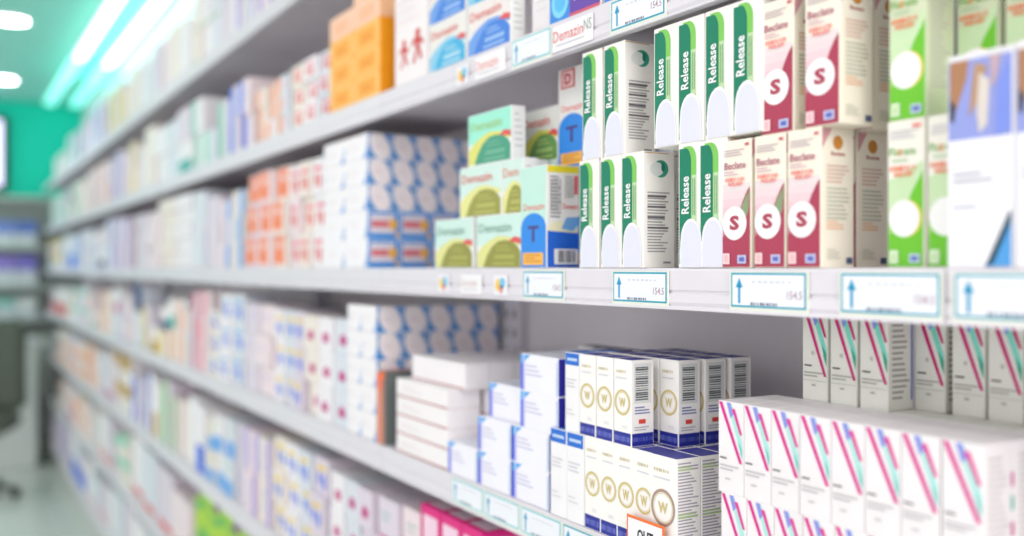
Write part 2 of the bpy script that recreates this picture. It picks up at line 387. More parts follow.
# lime carton with white disc
LIME = (112, 200, 48)
lime = [('f', 'poly', [(0, 0), (1, 0), (1, .72), (.6, .66), (0, .60)], (206, 232, 186)), ('f', 'poly', [(0, 0), (1, 0), (1, .40), (.5, .34), (0, .32)], (150, 215, 100)),
        ('f', 'poly', [(0, 0), (1, 0), (1, .655), (.86, .60), (.68, .52), (.5, .40), (.4, .32), (.3, .27), (0, .22)], LIME),
        ('f', 'ell', (.52, .335, .41, .125), (240, 210, 80)), ('f', 'ell', (.46, .335, .41, .125), (250, 250, 248)),
        ('f', 'text', ('Florate', .42, .79, .72, .055, 0, .01), (120, 180, 90)), ('f', 'text', ('o', .36, .785, .1, .05, 0, .03), (240, 160, 80)),
        ('f', 'lines', (.1, .87, .85, .94, 3), (212, 208, 214)), ('f', 'rect', (.70, .945, .92, .965), (240, 120, 110)),
        ('f', 'lines', (.15, .715, .6, .745, 1), (180, 210, 170)),
        ('f', 'vbars', (.07, .66, .81, .69, 7), (244, 134, 92)), ('f', 'text', ('RELIEF', .46, .635, .5, .03, 0, .03), (244, 134, 92)),
        ('f', 'rect', (.08, .03, .32, .12), (224, 242, 212)), ('f', 'rect', (.14, .045, .26, .10), (196, 228, 170)), ('f', 'rect', (.62, .035, .90, .095), (206, 220, 236)), ('f', 'rect', (.66, .048, .86, .082), (90, 120, 190)),
        ('r', 'lines', (.15, .2, .85, .92, 22), (196, 194, 184))]
LW, LD, LH = .0375, .0385, .129
M_lime = carton(LW, LD, LH, (246, 244, 232), lime)
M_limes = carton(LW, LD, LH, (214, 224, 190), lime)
for k, px in enumerate((887.5, 927.5)):
    put(M_lime, 'medicine_carton', fx(px, .7205), .7205, zB, 'lime green carton with white disc, lower row, %s one' % ('left', 'right')[k], group='lime cartons with white disc')
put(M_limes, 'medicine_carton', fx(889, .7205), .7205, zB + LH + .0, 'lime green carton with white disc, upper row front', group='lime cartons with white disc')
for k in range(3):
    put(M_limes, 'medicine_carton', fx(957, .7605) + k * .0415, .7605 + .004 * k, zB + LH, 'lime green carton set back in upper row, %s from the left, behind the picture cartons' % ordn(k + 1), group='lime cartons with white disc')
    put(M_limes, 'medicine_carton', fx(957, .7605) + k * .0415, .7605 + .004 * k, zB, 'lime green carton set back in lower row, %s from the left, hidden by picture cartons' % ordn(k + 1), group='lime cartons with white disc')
# picture carton
pic = [('f', 'rect', (0, .60, 1, .97), (150, 162, 226)), ('f', 'poly', [(.04, .97), (.34, .97), (.30, .88), (.14, .74), (.04, .72)], (176, 128, 92)), ('f', 'poly', [(.04, .80), (.14, .76), (.1, .68), (.04, .70)], (70, 70, 80)),
       ('f', 'poly', [(.42, .95), (.62, .93), (.5, .78), (.34, .70), (.36, .78)], (186, 150, 120)), ('f', 'poly', [(.5, .9), (.66, .86), (.62, .66), (.5, .62), (.46, .72)], (222, 214, 206)),
       ('f', 'poly', [(.66, .97), (.82, .97), (.76, .86), (.68, .82)], (196, 170, 180)), ('f', 'poly', [(.78, .84), (.96, .97), (.96, .62), (.74, .60)], (128, 150, 232)),
       ('f', 'rect', (0, .975, 1, 1), (240, 240, 244)), ('f', 'lines', (.1, .39, .85, .455, 2), (196, 198, 208)), ('f', 'lines', (.1, .27, .6, .30, 1), (206, 210, 220)),
       ('f', 'poly', [(.58, .0), (1, .0), (1, .25), (.85, .14)], (80, 160, 225)), ('f', 'poly', [(.96, .26), (1, .25), (1, .21), (.72, .02), (.6, .0)], (30, 70, 90))]
M_pic = carton(.056, .0175, .171, (246, 246, 250), pic)
for k in range(2):
    put(M_pic, 'medicine_carton', fx(946) + k * .0575, .702, zB, 'tall white carton with blue picture at right edge, %s one' % ('left', 'right')[k], group='picture cartons')
# spare cartons continuing the near bay right of the frame
for k in range(4):
    put(M_pic, 'medicine_carton', fx(946) + (k + 2) * .0575, .702, zB, 'tall picture carton right of the frame, %s along' % ordn(k + 3), group='picture cartons')

# landscape cartons with dome
def dome(top, dome_c, swoosh, txt, txtc, lines_c, base=(242, 244, 242), red=True, w=.133):
    p = [('f', 'rect', (.0, .42, 1, 1), top), ('f', 'poly', [(.02, .02), (.02, .30), (.14, .42), (.3, .52), (.5, .60), (.72, .58), (.98, .48), (.98, .40), (.7, .5), (.4, .3), (.2, .02)], swoosh),
         ('f', 'poly', [(.16, .0), (.98, .0), (.98, .30), (.92, .40), (.82, .48), (.66, .52), (.50, .50), (.36, .40), (.25, .24)], dome_c),
         ('f', 'lines', (.45, .30, .85, .44, 2), lines_c), ('f', 'rect', (.42, .17, .86, .25), lines_c), ('f', 'rect', (.38, .06, .86, .11), lines_c),
         ('f', 'text', (txt, .43, .76, .72, .17, 0, .005), txtc)]
    if red: p.append(('f', 'poly', [(.74, .50), (.99, .44), (.99, .54), (.86, .58)], (228, 90, 90)))
    p += [('r', 'lines', (.2, .2, .8, .9, 6), (200, 205, 200))]
    return carton(w, .024, .0785, base, p)
M_mintg = dome((208, 238, 228), (150, 150, 66), (226, 226, 146), 'Demazin', (130, 172, 156), (172, 174, 84))
M_mintr = dome((212, 238, 228), (158, 158, 72), (230, 230, 146), 'Demazin', (232, 96, 88), (184, 184, 96), red=False)
M_mintn = dome((212, 238, 228), (158, 158, 72), (230, 230, 146), 'Dem', (236, 150, 130), (184, 184, 96), red=False, w=.0595)
M_mintt = dome((160, 238, 214), (70, 160, 130), (226, 226, 116), 'Demazin', (176, 210, 120), (110, 180, 150))
M_mintw = dome((232, 232, 226), (110, 160, 90), (226, 222, 90), 'Demazin', (224, 84, 76), (170, 200, 120), w=fx(558, .76) - fx(522, .76))
M_blue = dome((238, 232, 228), (64, 130, 222), (110, 160, 232), 'Demazin', (232, 104, 96), (150, 190, 240))
M_cyan = dome((236, 234, 228), (60, 180, 226), (140, 205, 235), 'Demazin', (232, 110, 100), (180, 222, 240))
gD = 'pastel dome patterned cartons'
put(M_mintg, 'medicine_carton', fx(434), .702, zB, 'mint carton with olive dome and grey lettering, bottom layer, left', group=gD)
put(M_mintg, 'medicine_carton', fx(475.5) , .702, zB, 'mint carton with olive dome and grey lettering, bottom layer, beside the letter carton', group=gD)
put(M_mintr, 'medicine_carton', fx(458), .703, zB + .0785, 'mint carton with olive dome and red lettering, second layer, left', group=gD)
put(M_mintn, 'medicine_carton', fx(458) + .1345, .7035, zB + .0785, 'narrow mint carton with olive dome, second layer, beside the large letter carton', group=gD)
put(M_mintt, 'medicine_carton', fx(466.5), .703, zB + .157, 'bright mint carton with teal dome, alone at top left of the pastel stack', group=gD)
for q in range(2): put(M_mintg, 'medicine_carton', -1.2905, .7585, zB + q * .0785, 'mint dome carton under the white topped one, %s layer' % ('bottom', 'middle')[q], group=gD)
put(M_mintw, 'medicine_carton', fx(522, .76), .76, zB + .157, 'white carton with green dome and red lettering, top layer', group=gD)
for L in range(2):
    for q in range(2):
        if L == 1 and q == 0: continue
        put((M_mintg, M_mintr)[L], 'medicine_carton', -1.4405 + q * .1345 , .7305, zB + .0785 * L, 'mint dome carton in second row back, %s layer, %s' % (('bottom', 'middle')[L], ('left', 'right')[q]), group=gD)
# letter carton
NAVY = (70, 66, 140)
tb = lambda first: [('f', 'rect', (0, .45, 1, 1), (196, 236, 222) if first else (236, 236, 232)), ('f', 'text', ('Demazin', .52, .60, .80, .065, 0, .01), (230, 92, 84)),
     ('f', 'poly', [(.02, .0), (.98, .0), (.98, .42)] + arc(.5, .40, .47, .14, 10, 170) + [(.02, .4)], (40, 140, 232)),
     ('f', 'text', ('T', .5, .335, .42, .16, 0, .03), NAVY), ('f', 'rect', (.10, .03, .88, .15), (248, 186, 78)), ('f', 'lines', (.18, .05, .82, .14, 3), (214, 140, 50))] + \
    ([] if first else [('f', 'rect', (.12, .80, .62, .985), (206, 52, 60)), ('f', 'rect', (.17, .815, .57, .97), (238, 200, 200)), ('f', 'text', ('D', .37, .892, .24, .11, 0, .03), (190, 44, 56))]) + \
    [('r', 'rect', (0, .0, 1, .36), (36, 104, 212)), ('r', 'poly', [(0, .36), (0, .40), (.3, .46), (.6, .42), (1, .37), (1, .34)], (240, 236, 200)), ('r', 'poly', [(.45, .38), (.8, .36), (.98, .42), (.98, .5), (.6, .49)], (120, 180, 236)),
     ('r', 'rect', (0, .925, 1, .99), (238, 222, 50)), ('r', 'vlines', (.1, .55, .45, .9, 5), (170, 170, 172)), ('r', 'lines', (.1, .48, .45, .9, 12), (150, 150, 156)), ('r', 'lines', (.55, .68, .95, .9, 8), (176, 176, 178)),
     ('r', 'text', ('Demazin', .72, .60, .45, .05, 0, .01), (228, 100, 100)), ('r', 'rect', (.84, .72, .96, .9), (226, 110, 120)),
     ('r', 'rect', (.22, .035, .96, .185), (240, 240, 244)), ('r', 'vbars', (.34, .055, .86, .17, 14), (60, 60, 70))]
TW, TD_, TH_ = .068, .053, .141
M_t1 = carton(TW, TD_, TH_, (240, 240, 238), tb(True)); M_t2 = carton(TW, TD_, TH_, (240, 240, 238), tb(False))
put(M_t1, 'medicine_carton', fx(519.5), .702, zB, 'blue and mint carton with large letter T and barcode side, lower', group='letter cartons')
put(M_t2, 'medicine_carton', fx(558.5, .757), .757, zB + TH_, 'blue and white carton with letter D badge and large T, upper', group='letter cartons') 
put(M_t2, 'medicine_carton', fx(558.5, .757), .757, zB, 'letter carton standing hidden under the upper letter carton', group='letter cartons')

# tissue style cartons: white fronts, swirl ends
BLU = (0, 138, 216)
tis = [('f', 'poly', [(.80, .0), (1, .0), (1, .6), (.93, .25)], (40, 140, 225)), ('f', 'rect', (.0, .0, .8, .05), (222, 212, 218)), ('f', 'poly', [(0, .4), (.06, .5), (0, .7)], (130, 190, 230)), ('f', 'lines', (.2, .35, .8, .7, 2), (240, 226, 228)),
       ('r', 'rect', (0, 0, 1, 1), BLU), ('r', 'ell', (.52, .52, .40, .60, .45), (252, 244, 246)), ('r', 'lines', (.3, .4, .7, .6, 2), (240, 222, 226))]
M_tis = carton(.122, .0495, .05, (247, 245, 247), tis)
lab = [('f', 'poly', [(.88, .0), (1, .0), (1, .6)], (70, 150, 215)), ('f', 'lines', (.2, .35, .8, .7, 2), (240, 226, 228)),
       ('r', 'rect', (0, 0, 1, 1), (0, 146, 232)), ('r', 'rect', (.08, .2, .86, .88), (232, 226, 236)), ('r', 'rect', (.12, .42, .66, .64), (232, 120, 128)), ('r', 'ell', (.80, .52, .13, .2), (250, 190, 80)), ('r', 'ell', (.93, .16, .06, .1), (240, 190, 120))]
M_lab = carton(.122, .067, .056, (246, 245, 248), lab)
gT = 'blue and white swirl ended cartons'
XE = fx(366)
for L in range(2):
    for c in range(3):
        put(M_lab, 'medicine_carton', XE - .122, .703 + c * .068, zB + L * .056, 'blue ended carton with yellow dot label, %s layer, %s from the aisle' % (('bottom', 'second')[L], ordn(c + 1)), group='blue ended labelled cartons')
    put(M_lab, 'medicine_carton', XE - .246, .703, zB + L * .056, 'white fronted carton left of the yellow dot ends, %s layer' % ('bottom', 'second')[L], group='blue ended labelled cartons')
for L in range(3):
    for c in range(5):
        put(M_tis, 'medicine_carton', XE - .122, .703 + c * .0502, zB + .112 + L * .05, 'white swirl ended carton, middle shelf, %s upper layer, %s from aisle' % (ordn(L + 1), ordn(c + 1)), group=gT)
    put(M_tis, 'medicine_carton', XE - .246, .703, zB + .112 + L * .05, 'white swirl ended carton, left column, middle shelf, %s upper layer' % ordn(L + 1), group=gT)
# ================================================================== LEVEL C (shelf at 1.17), near group
zC = 1.17
MAG, TQ = (222, 36, 146), (96, 206, 196)
stripe = [('f', 'poly', [(.36, .995), (.52, .995), (1, .58), (1, .40)], (176, 232, 226)), ('f', 'poly', [(.34, .995), (.5, .995), (.62, .87), (.5, .82)], (140, 150, 226)), ('f', 'poly', [(.80, .60), (1, .50), (1, .40), (.9, .46)], TQ),
          ('f', 'bar', ((.10, .995), (.92, .35), .13), MAG), ('f', 'bar', ((.62, .93), (.94, .66), .12), (232, 50, 150)),
          ('f', 'lines', (.08, .36, .5, .40, 1), (120, 118, 122)), ('f', 'lines', (.08, .24, .86, .32, 2), (200, 198, 202)), ('f', 'rect', (.3, .15, .5, .17), (206, 204, 208)),
          ('r', 'lines', (.15, .1, .85, .9, 14), (208, 202, 200)), ('r', 'rect', (.88, .62, .99, .74), (206, 70, 150)), ('r', 'rect', (.88, .42, .99, .54), (90, 190, 170)), ('r', 'rect', (.88, .2, .99, .32), (206, 70, 150)),
          ('t', 'rect', (.05, .46, .95, .48), (224, 208, 210))]
PW, PH = .0365, .0955
M_str = carton(PW, .041, PH, (244, 240, 241), stripe)
stripe2 = [('f', 'poly', [(.36, .995), (.56, .995), (1, .57), (1, .40)], (130, 226, 206)), ('f', 'poly', [(.34, .995), (.5, .995), (.62, .87), (.5, .82)], (130, 150, 230)), ('f', 'poly', [(.78, .62), (1, .52), (1, .38), (.86, .48)], (50, 170, 140)),
           ('f', 'bar', ((.14, .995), (.94, .27), .14), (206, 20, 120)), ('f', 'bar', ((.62, .995), (.96, .70), .14), (206, 20, 110)),
           ('f', 'lines', (.10, .36, .5, .40, 1), (90, 88, 92)), ('f', 'lines', (.08, .25, .86, .32, 2), (176, 178, 170)), ('f', 'rect', (.38, .5, .48, .54), (196, 198, 190)), ('f', 'rect', (.02, .215, .98, .222), (196, 198, 190)), ('f', 'rect', (.4, .16, .55, .18), (180, 180, 176)),
           ('r', 'lines', (.15, .1, .85, .9, 14), (170, 164, 160)), ('r', 'rect', (.9, .1, .98, .9), (110, 130, 200))]
M_str2 = carton(.0336, .037, PH, (236, 238, 228), stripe2)
gS = 'white cartons with diagonal magenta stripes'
xs = fx(717)
for L in range(2):
    for R in range(2):
        for k in range(7):
            off = 0 if k < 3 else .0015
            rowlab = ('front', 'second')[R]
            put(M_str, 'medicine_carton', xs + k * .0374 + off + (.004 if L == 0 else 0) , .702 + R * .0416 - off + (0 if k < 3 else -.0005), zC + L * PH, 'magenta striped white carton, %s row, %s layer, %s from the left' % (rowlab, ('bottom', 'second')[L], ordn(k + 1)), group=gS)
    # last (eighth) carton right
    for R in range(2):
        put(M_str, 'medicine_carton', xs + 7 * .0374 + .0025,   .7005 + R * .0416, zC + L * PH, 'magenta striped white carton at the right corner, %s row, %s layer' % (('front', 'second')[R], ('bottom', 'second')[L]), group=gS)
X3 = fx(802.5, .7862); P3 = (fx(891.5, .7862) - X3) / 3
for k in range(3, 9):
    for L in range(2):
        put(M_str2, 'medicine_carton', X3 + k * P3 + .001, .7862, zC + L * PH, 'magenta striped carton right in third row, %s layer, %s from the left' % (('bottom', 'second')[L], ordn(k - 2)), group=gS)
for k in range(3):
    for L in range(3):
        put(M_str2, 'medicine_carton', X3 + k * P3, .7862, zC + L * PH, 'magenta striped carton in third row, %s layer, %s from the left' % (('bottom', 'second', 'top')[L], ordn(k + 1)), group=gS)
for k, xx in enumerate((fx(914.7, .8245), fx(952, .8245), fx(988, .8245), fx(1026, .8245))):
    for L in range(3):
        put(M_str2, 'medicine_carton', xx, .8245, zC + L * PH, 'magenta striped carton set back right of the third row, %s layer, %s from the left' % (('bottom', 'second', 'top')[L], ordn(k + 1)), group=gS)
put(M_str2, 'medicine_carton', X3 - .004, .8245, zC + 2 * PH - 2 * PH, 'magenta striped carton at the back left, bottom layer', group=gS)
put(M_str2, 'medicine_carton', X3 - .004, .8245, zC + PH, 'magenta striped carton at the back left, second layer', group=gS)
put(M_str2, 'medicine_carton', X3 - .004, .8245, zC + 2 * PH, 'magenta striped carton at the back left, top layer', group=gS)

# gold ring cartons
GOLD, NV = (214, 196, 128), (36, 46, 150)
def ring_c(w, h, d, side, rc=GOLD):
    p = [('f', 'rect', (0, 0, 1, .155), NV), ('f', 'vbars', (.04, .05, .96, .11, 16), (110, 120, 205)), ('f', 'ring', (.5, .5, .45, .075), rc), ('f', 'ring', (.5, .5, .355, .02), (226, 214, 170)),
         ('f', 'text', ('W', .5, .5, .36, .11, 0, .03), GOLD), ('f', 'vbars', (.15, .845, .75, .875, 7), (214, 204, 168)), ('f', 'lines', (.15, .77, .8, .8, 1), (216, 218, 226)), ('f', 'lines', (.5, .2, .85, .24, 2), (222, 222, 228))]
    if side == 'bar':
        p += [('r', 'rect', (0, 0, 1, .155), NV), ('r', 'vbars', (.04, .06, .96, .11, 14), (90, 100, 190)), ('r', 'rect', (.12, .5, .88, .96), (226, 228, 226)), ('r', 'hbars', (.18, .53, .74, .93, 15), (92, 98, 98)),
              ('r', 'lines', (.15, .37, .85, .47, 3), (120, 128, 180)), ('r', 'rect', (.32, .265, .62, .315), (226, 74, 60)), ('r', 'lines', (.12, .18, .8, .24, 2), (190, 190, 196))]
    else:
        p += [('r', 'rect', (0, 0, 1, .03), NV), ('r', 'lines', (.06, .06, .92, .97, 30), (176, 168, 184)), ('r', 'lines', (.06, .88, .7, .93, 2), (176, 206, 130)), ('r', 'lines', (.06, .42, .9, .48, 2), (176, 206, 130)),
              ('f', 'rect', (0, 0, 1, .155), (244, 244, 244)), ('f', 'lines', (.3, .04, .9, .14, 3), (206, 222, 176))] if side == 'text' else []
    return carton(w, d, h, (250, 248, 244), p, topcol=(70, 72, 160))
HB, HT = .1165, .1035
M_rb = ring_c(.0345, HB, .035, 'plain'); M_rl = ring_c(.047, HB, .035, 'text', (176, 150, 132)); M_rt = ring_c(.0345, HT, .034, 'bar')
gR = 'white cartons with gold ring'
for k in range(4):
    put(M_rb, 'medicine_carton', -1.0065 + k * .0345, .702, zC, 'gold ring white carton, lower layer, %s from the left' % ordn(k + 1), group=gR)
put(M_rl, 'medicine_carton', -.8735, .701, zC, 'wider white carton with brown ring and printed side, behind the small sign', group=gR)
for R in range(1, 4):
    put(M_rl, 'medicine_carton', -.8735 , .701 + R * .0358, zC, 'wider ring carton in lower layer, %s row back' % ordn(R + 1), group=gR)
    for k in range(4):
        put(M_rb, 'medicine_carton', -1.0147 + k * .0347, .702 + R * .0358, zC, 'gold ring carton in lower layer, %s row back, %s from the left' % (ordn(R + 1), ordn(k + 1)), group=gR)
for k in range(3):
    put(M_rt, 'medicine_carton', -1.0175 + k * .0366, .702, zC + HB, 'gold ring white carton, upper layer front row, %s from the left' % ordn(k + 1), group=gR)
for R, (y, xr_) in enumerate(((.7490, -.880), (.7885, -.8775), (.8270, -.8745))):
    for k in range(4):
        put(M_rt, 'medicine_carton', xr_ - .0345 - k * .0362, y, zC + HB, 'gold ring carton with barcode side, upper layer, %s row, %s from the right' % (ordn(R + 2), ordn(k + 1)), group=gR)
M_dk = carton(.045, .034, .1034, (232, 232, 230), [('r', 'hbars', (.18, .53, .74, .93, 15), (92, 98, 98))], topcol=(50, 60, 90))
for k in range(5):
    put(M_dk, 'medicine_carton', -1.03 - .046 * (k + 1), .866, zC + .1036, 'dark topped carton at the back of the gold ring stack, %s from the right' % ordn(k + 1), group='dark topped cartons at the back')
    put(M_dk, 'medicine_carton', -1.03 - .046 * (k + 1), .866, zC, 'dark topped carton at the back bottom of the ring stack, %s from the right' % ordn(k + 1), group='dark topped cartons at the back')
# blue capped cartons
bc = [('f', 'rect', (0, .84, 1, 1), (30, 110, 210)), ('f', 'rect', (.15, .895, .85, .93), (190, 215, 245)), ('f', 'lines', (.1, .55, .8, .68, 3), (214, 214, 220)), ('f', 'lines', (.1, .2, .8, .3, 2), (222, 222, 226))]
M_bc = carton(.0385, .035, HB, (245, 245, 246), bc, topcol=(60, 120, 215)); M_bc2 = carton(.033, .035, HT, (245, 245, 246), bc, topcol=(60, 120, 215))
for k in range(2):
    put(M_bc, 'medicine_carton', -1.0865 + k * .0395, .702, zC, 'white carton with blue cap band, lower layer, %s one' % ('left', 'right')[k], group='blue capped cartons')
    put(M_bc, 'medicine_carton', -1.0865 + k * .0395, .7395, zC, 'white carton with blue cap band, second row, %s one' % ('left', 'right')[k], group='blue capped cartons')
put(M_bc2, 'medicine_carton', -1.0525, .703, zC + HB, 'white carton with blue cap band, upper layer beside the gold rings', group='blue capped cartons')
put(M_bc2, 'medicine_carton', -1.0525, .7405, zC + HB, 'white carton with blue cap band, upper layer second row', group='blue capped cartons')
# blue edged landscape cartons
be = [('f', 'rect', (0, 0, .08, 1), (56, 96, 228)), ('f', 'poly', [(0, 1), (0, .72), (.1, .78), (.28, 1)], (60, 175, 240)), ('f', 'lines', (.14, .4, .6, .75, 3), (206, 206, 232)), ('f', 'rect', (.08, 0, .13, 1), (196, 194, 246)), ('f', 'rect', (.97, 0, 1, .9), (150, 200, 240)),
      ('r', 'rect', (0, 0, 1, 1), (52, 52, 176)), ('r', 'lines', (.2, .3, .8, .7, 3), (120, 120, 215)), ('t', 'rect', (.1, .1, .9, .9), (236, 240, 250))]
M_be = carton(.0975, .075, .0522, (244, 244, 252), be)
gB = 'white cartons with blue edges'
cols = (('right', -1.1925, .7045, 2), ('centre', -1.2925, .703, 2), ('left', -1.392, .702, 1))
for nm, x, y, n in cols:
    for L in range(n):
        put(M_be, 'medicine_carton', x, y, zC + L * .0522, 'blue edged white carton, %s column at shelf front, %s layer' % (nm, ordn(L + 1)), group=gB)
for L in (2, 3): put(M_be, 'medicine_carton', -1.1715 - .0005, .706, zC + L * .0522, 'blue edged white carton with navy end, right column, %s layer' % ordn(L + 1), group=gB)
put(M_be, 'medicine_carton', -1.281, .716, zC + 2 * .0522, 'blue edged white carton alone on top of centre column', group=gB)
for L in range(4): put(M_be, 'medicine_carton', -1.185, .783, zC + L * .0522, 'blue edged white carton in second row, right, %s layer' % ordn(L + 1), group=gB)
for L in range(2): put(M_be, 'medicine_carton', -1.392 + .012, .779, zC + L * .0522, 'blue edged white carton in second row, left, %s layer' % ordn(L + 1), group=gB)
for L in range(3): put(M_be, 'medicine_carton', -1.284, .793, zC + L * .0522, 'blue edged white carton in second row, centre, %s layer' % ordn(L + 1), group=gB) 
# thin white cartons, shaded gaps between them painted as brownish edge strips
M_th = carton(.205, .06, .0330, (247, 243, 244), [('f', 'rect', (0, 0, 1, .13), (184, 130, 126)), ('f', 'lines', (.1, .35, .6, .7, 2), (236, 224, 226)), ('r', 'rect', (0, 0, 1, .06), (214, 190, 190))])
M_th2 = carton(.205, .045, .043, (246, 242, 244), [('f', 'rect', (0, 0, 1, .09), (196, 150, 146)), ('r', 'rect', (.0, 0, 1, .05), (220, 196, 196)), ('r', 'rect', (.96, 0, 1, 1), (214, 200, 206))])
for L in range(4): put(M_th, 'medicine_carton', -1.598, .702, zC + L * .033, 'flat white carton with painted gap shade, %s layer of the low stack' % ordn(L + 1), group='flat white brown edged cartons')
for c in range(5):
    put(M_th2, 'medicine_carton', -1.5745, .722 + c * .0458, zC + .132 , 'white carton on top of the flat stack, %s row from the aisle' % ordn(c + 1), group='white cartons on the flat stack')
    if c > 0:
        for L in range(3): put(M_th2, 'medicine_carton', -1.5745, .722 + .0415 + c * .0458 - .04 + .0, zC + L * .0432, 'white carton behind the flat stack, %s row, %s layer' % (ordn(c + 1), ordn(L + 1)), group='white cartons behind the flat stack')
# grey and orange carton
M_go = carton(.037, .062, .136, (112, 120, 118), [('f', 'rect', (0, 0, 1, 1), (232, 140, 104)), ('f', 'rect', (.0, .75, 1, 1), (250, 110, 50)), ('f', 'rect', (.6, 0, 1, .9), (176, 120, 106)), ('t', 'rect', (0, 0, 1, 1), (176, 110, 96))])
put(M_go, 'medicine_carton', -1.6915, .703, zC, 'dark grey and orange carton standing against the swirl ended stack', group=None)
# lower tissue block
M_tis2 = carton(.0745, .053, .0512, (247, 245, 247), tis)
for L in range(5):
    for c in range(5):
        put(M_tis2, 'medicine_carton', -1.695 - .0745, .703 + c * .0535, zC + L * .0515, 'white swirl ended carton on the fourth shelf up, %s layer, %s from aisle' % (ordn(L + 1), ordn(c + 1)), group=gT)
    put(M_tis2, 'medicine_carton', -1.695 - .150, .703, zC + L * .0515, 'white swirl ended carton, left column of fourth shelf up, %s layer' % ordn(L + 1), group=gT)

# ================================================================== LEVEL A (shelf at 1.827)
zA = 1.827
pu = [('f', 'rect', (0, .0, .42, .72), (60, 140, 226)), ('f', 'ell', (.22, .32, .17, .26), (130, 215, 240)), ('f', 'ell', (.22, .32, .11, .16), (90, 190, 240)), ('f', 'rect', (.42, .06, 1, .6), (104, 70, 170)), ('f', 'vbars', (.48, .25, .92, .42, 6), (225, 210, 240)), ('f', 'rect', (.42, .0, 1, .06), (220, 90, 110))]
M_pu = carton(.118, .03, .08, (243, 240, 244), pu)
put(M_pu, 'medicine_carton', fx(547.5), .703, zA, 'white carton with cyan disc and purple panel on the upper rail', group='cartons on the third shelf')
put(M_pu, 'medicine_carton', fx(547.5) + .125, .703, zA, 'purple panel carton further right above the frame', group='cartons on the third shelf')
M_pw = carton(.05, .05, .16, (240, 237, 238), [('r', 'rect', (.9, 0, 1, 1), (214, 210, 214)), ('f', 'lines', (.2, .2, .8, .8, 8), (226, 224, 228))])
for k in range(2): put(M_pw, 'medicine_carton', fx(513) + .012 + k * .052, .725, zA, 'plain pale grey carton between blue dome and purple cartons, %s one' % ('left', 'right')[k], group='plain pale cartons')
put(M_cyan, 'medicine_carton', fx(427.5), .703, zA, 'white carton with cyan dome, bottom layer on the upper shelf', group=gD)
put(M_blue, 'medicine_carton', fx(427.5), .703, zA + .0785, 'white carton with blue dome lying on the cyan one', group=gD)
put(M_blue, 'medicine_carton', fx(466), .703, zA, 'white carton with blue dome, bottom layer, right one', group=gD)
put(M_cyan, 'medicine_carton', fx(466), .703, zA + .0785, 'white carton with cyan dome, top layer, right one', group=gD)
figs = []
def figure(cx, cy, s):
    return [('f', 'ell', (cx, cy + .095 * s, .045 * s, .028 * s), (214, 60, 56)), ('f', 'poly', [(cx - .05 * s, cy + .07 * s), (cx + .06 * s, cy + .06 * s), (cx + .035 * s, cy), (cx - .035 * s, cy)], (214, 60, 56)),
            ('f', 'poly', [(cx - .03 * s, cy), (cx + .005 * s, cy), (cx - .06 * s, cy - .11 * s), (cx - .10 * s, cy - .1 * s)], (214, 60, 56)), ('f', 'poly', [(cx, cy), (cx + .035 * s, cy), (cx + .09 * s, cy - .08 * s), (cx + .05 * s, cy - .1 * s)], (214, 60, 56)),
            ('f', 'poly', [(cx + .05 * s, cy + .065 * s), (cx + .12 * s, cy + .02 * s), (cx + .11 * s, cy + .0 * s), (cx + .03 * s, cy + .04 * s)], (214, 60, 56)), ('f', 'poly', [(cx - .05 * s, cy + .07 * s), (cx - .13 * s, cy + .03 * s), (cx - .12 * s, cy + .01 * s), (cx - .03 * s, cy + .045 * s)], (214, 60, 56))]
M_fig = carton(.136, .05, .17, (246, 240, 240), figure(.30, .30, 1.3) + figure(.72, .33, 1.5) + [('f', 'lines', (.1, .6, .8, .9, 3), (244, 226, 226))])
put(M_fig, 'medicine_carton', fx(393.5), .703, zA, 'white carton with two red running figures', group=None)
OR = (252, 178, 70)
M_or = carton(.135, .06, .049, (252, 160, 30), [('f', 'rect', (0, 0, 1, 1), (254, 196, 100)), ('f', 'rect', (.16, .16, .84, .8), (252, 172, 50)), ('f', 'rect', (.3, .3, .7, .6), (246, 156, 30)), ('r', 'rect', (0, 0, 1, 1), (255, 162, 10))])
M_pe = carton(.135, .06, .049, (252, 196, 150), [('f', 'rect', (0, 0, 1, 1), (253, 206, 176)), ('f', 'rect', (.2, .2, .8, .7), (252, 190, 150))])  # orange cartons paled, their overexposed look put into the colour
for c in range(2):
    for L in range(5):
        if c == 0 and L > 3: continue
        put(M_or if L < 3 else M_pe, 'medicine_carton', fx(379) - .137 * (2 - c), .703, zA + L * .049, '%s carton on the upper shelf, %s column, %s layer' % ('orange' if L < 3 else 'peach', ('left', 'right')[c], ordn(L + 1)), group='orange and peach cartons')

# magenta cartons and neighbours, level D (0.84)
zD = .84
M_mg = carton(.073, .10, .128, (226, 30, 130), [('f', 'rect', (.1, .1, .9, .88), (246, 214, 232)), ('f', 'rect', (0, 0, .16, 1), (214, 20, 120)), ('t', 'rect', (.1, .12, .9, .9), (246, 228, 238)), ('r', 'rect', (.08, .08, .92, .92), (236, 90, 160))])
for k in range(3):
    for L in range(2):
        for R in range(2 if k < 2 else 1):
            put(M_mg, 'medicine_carton', fx(418) + k * .0738, .705 + R * .104, zD + L * .128, 'magenta edged carton on the sixth shelf, %s from left, %s layer, %s row' % (ordn(k + 1), ('bottom', 'top')[L], ('front', 'back')[R]), group='magenta cartons')

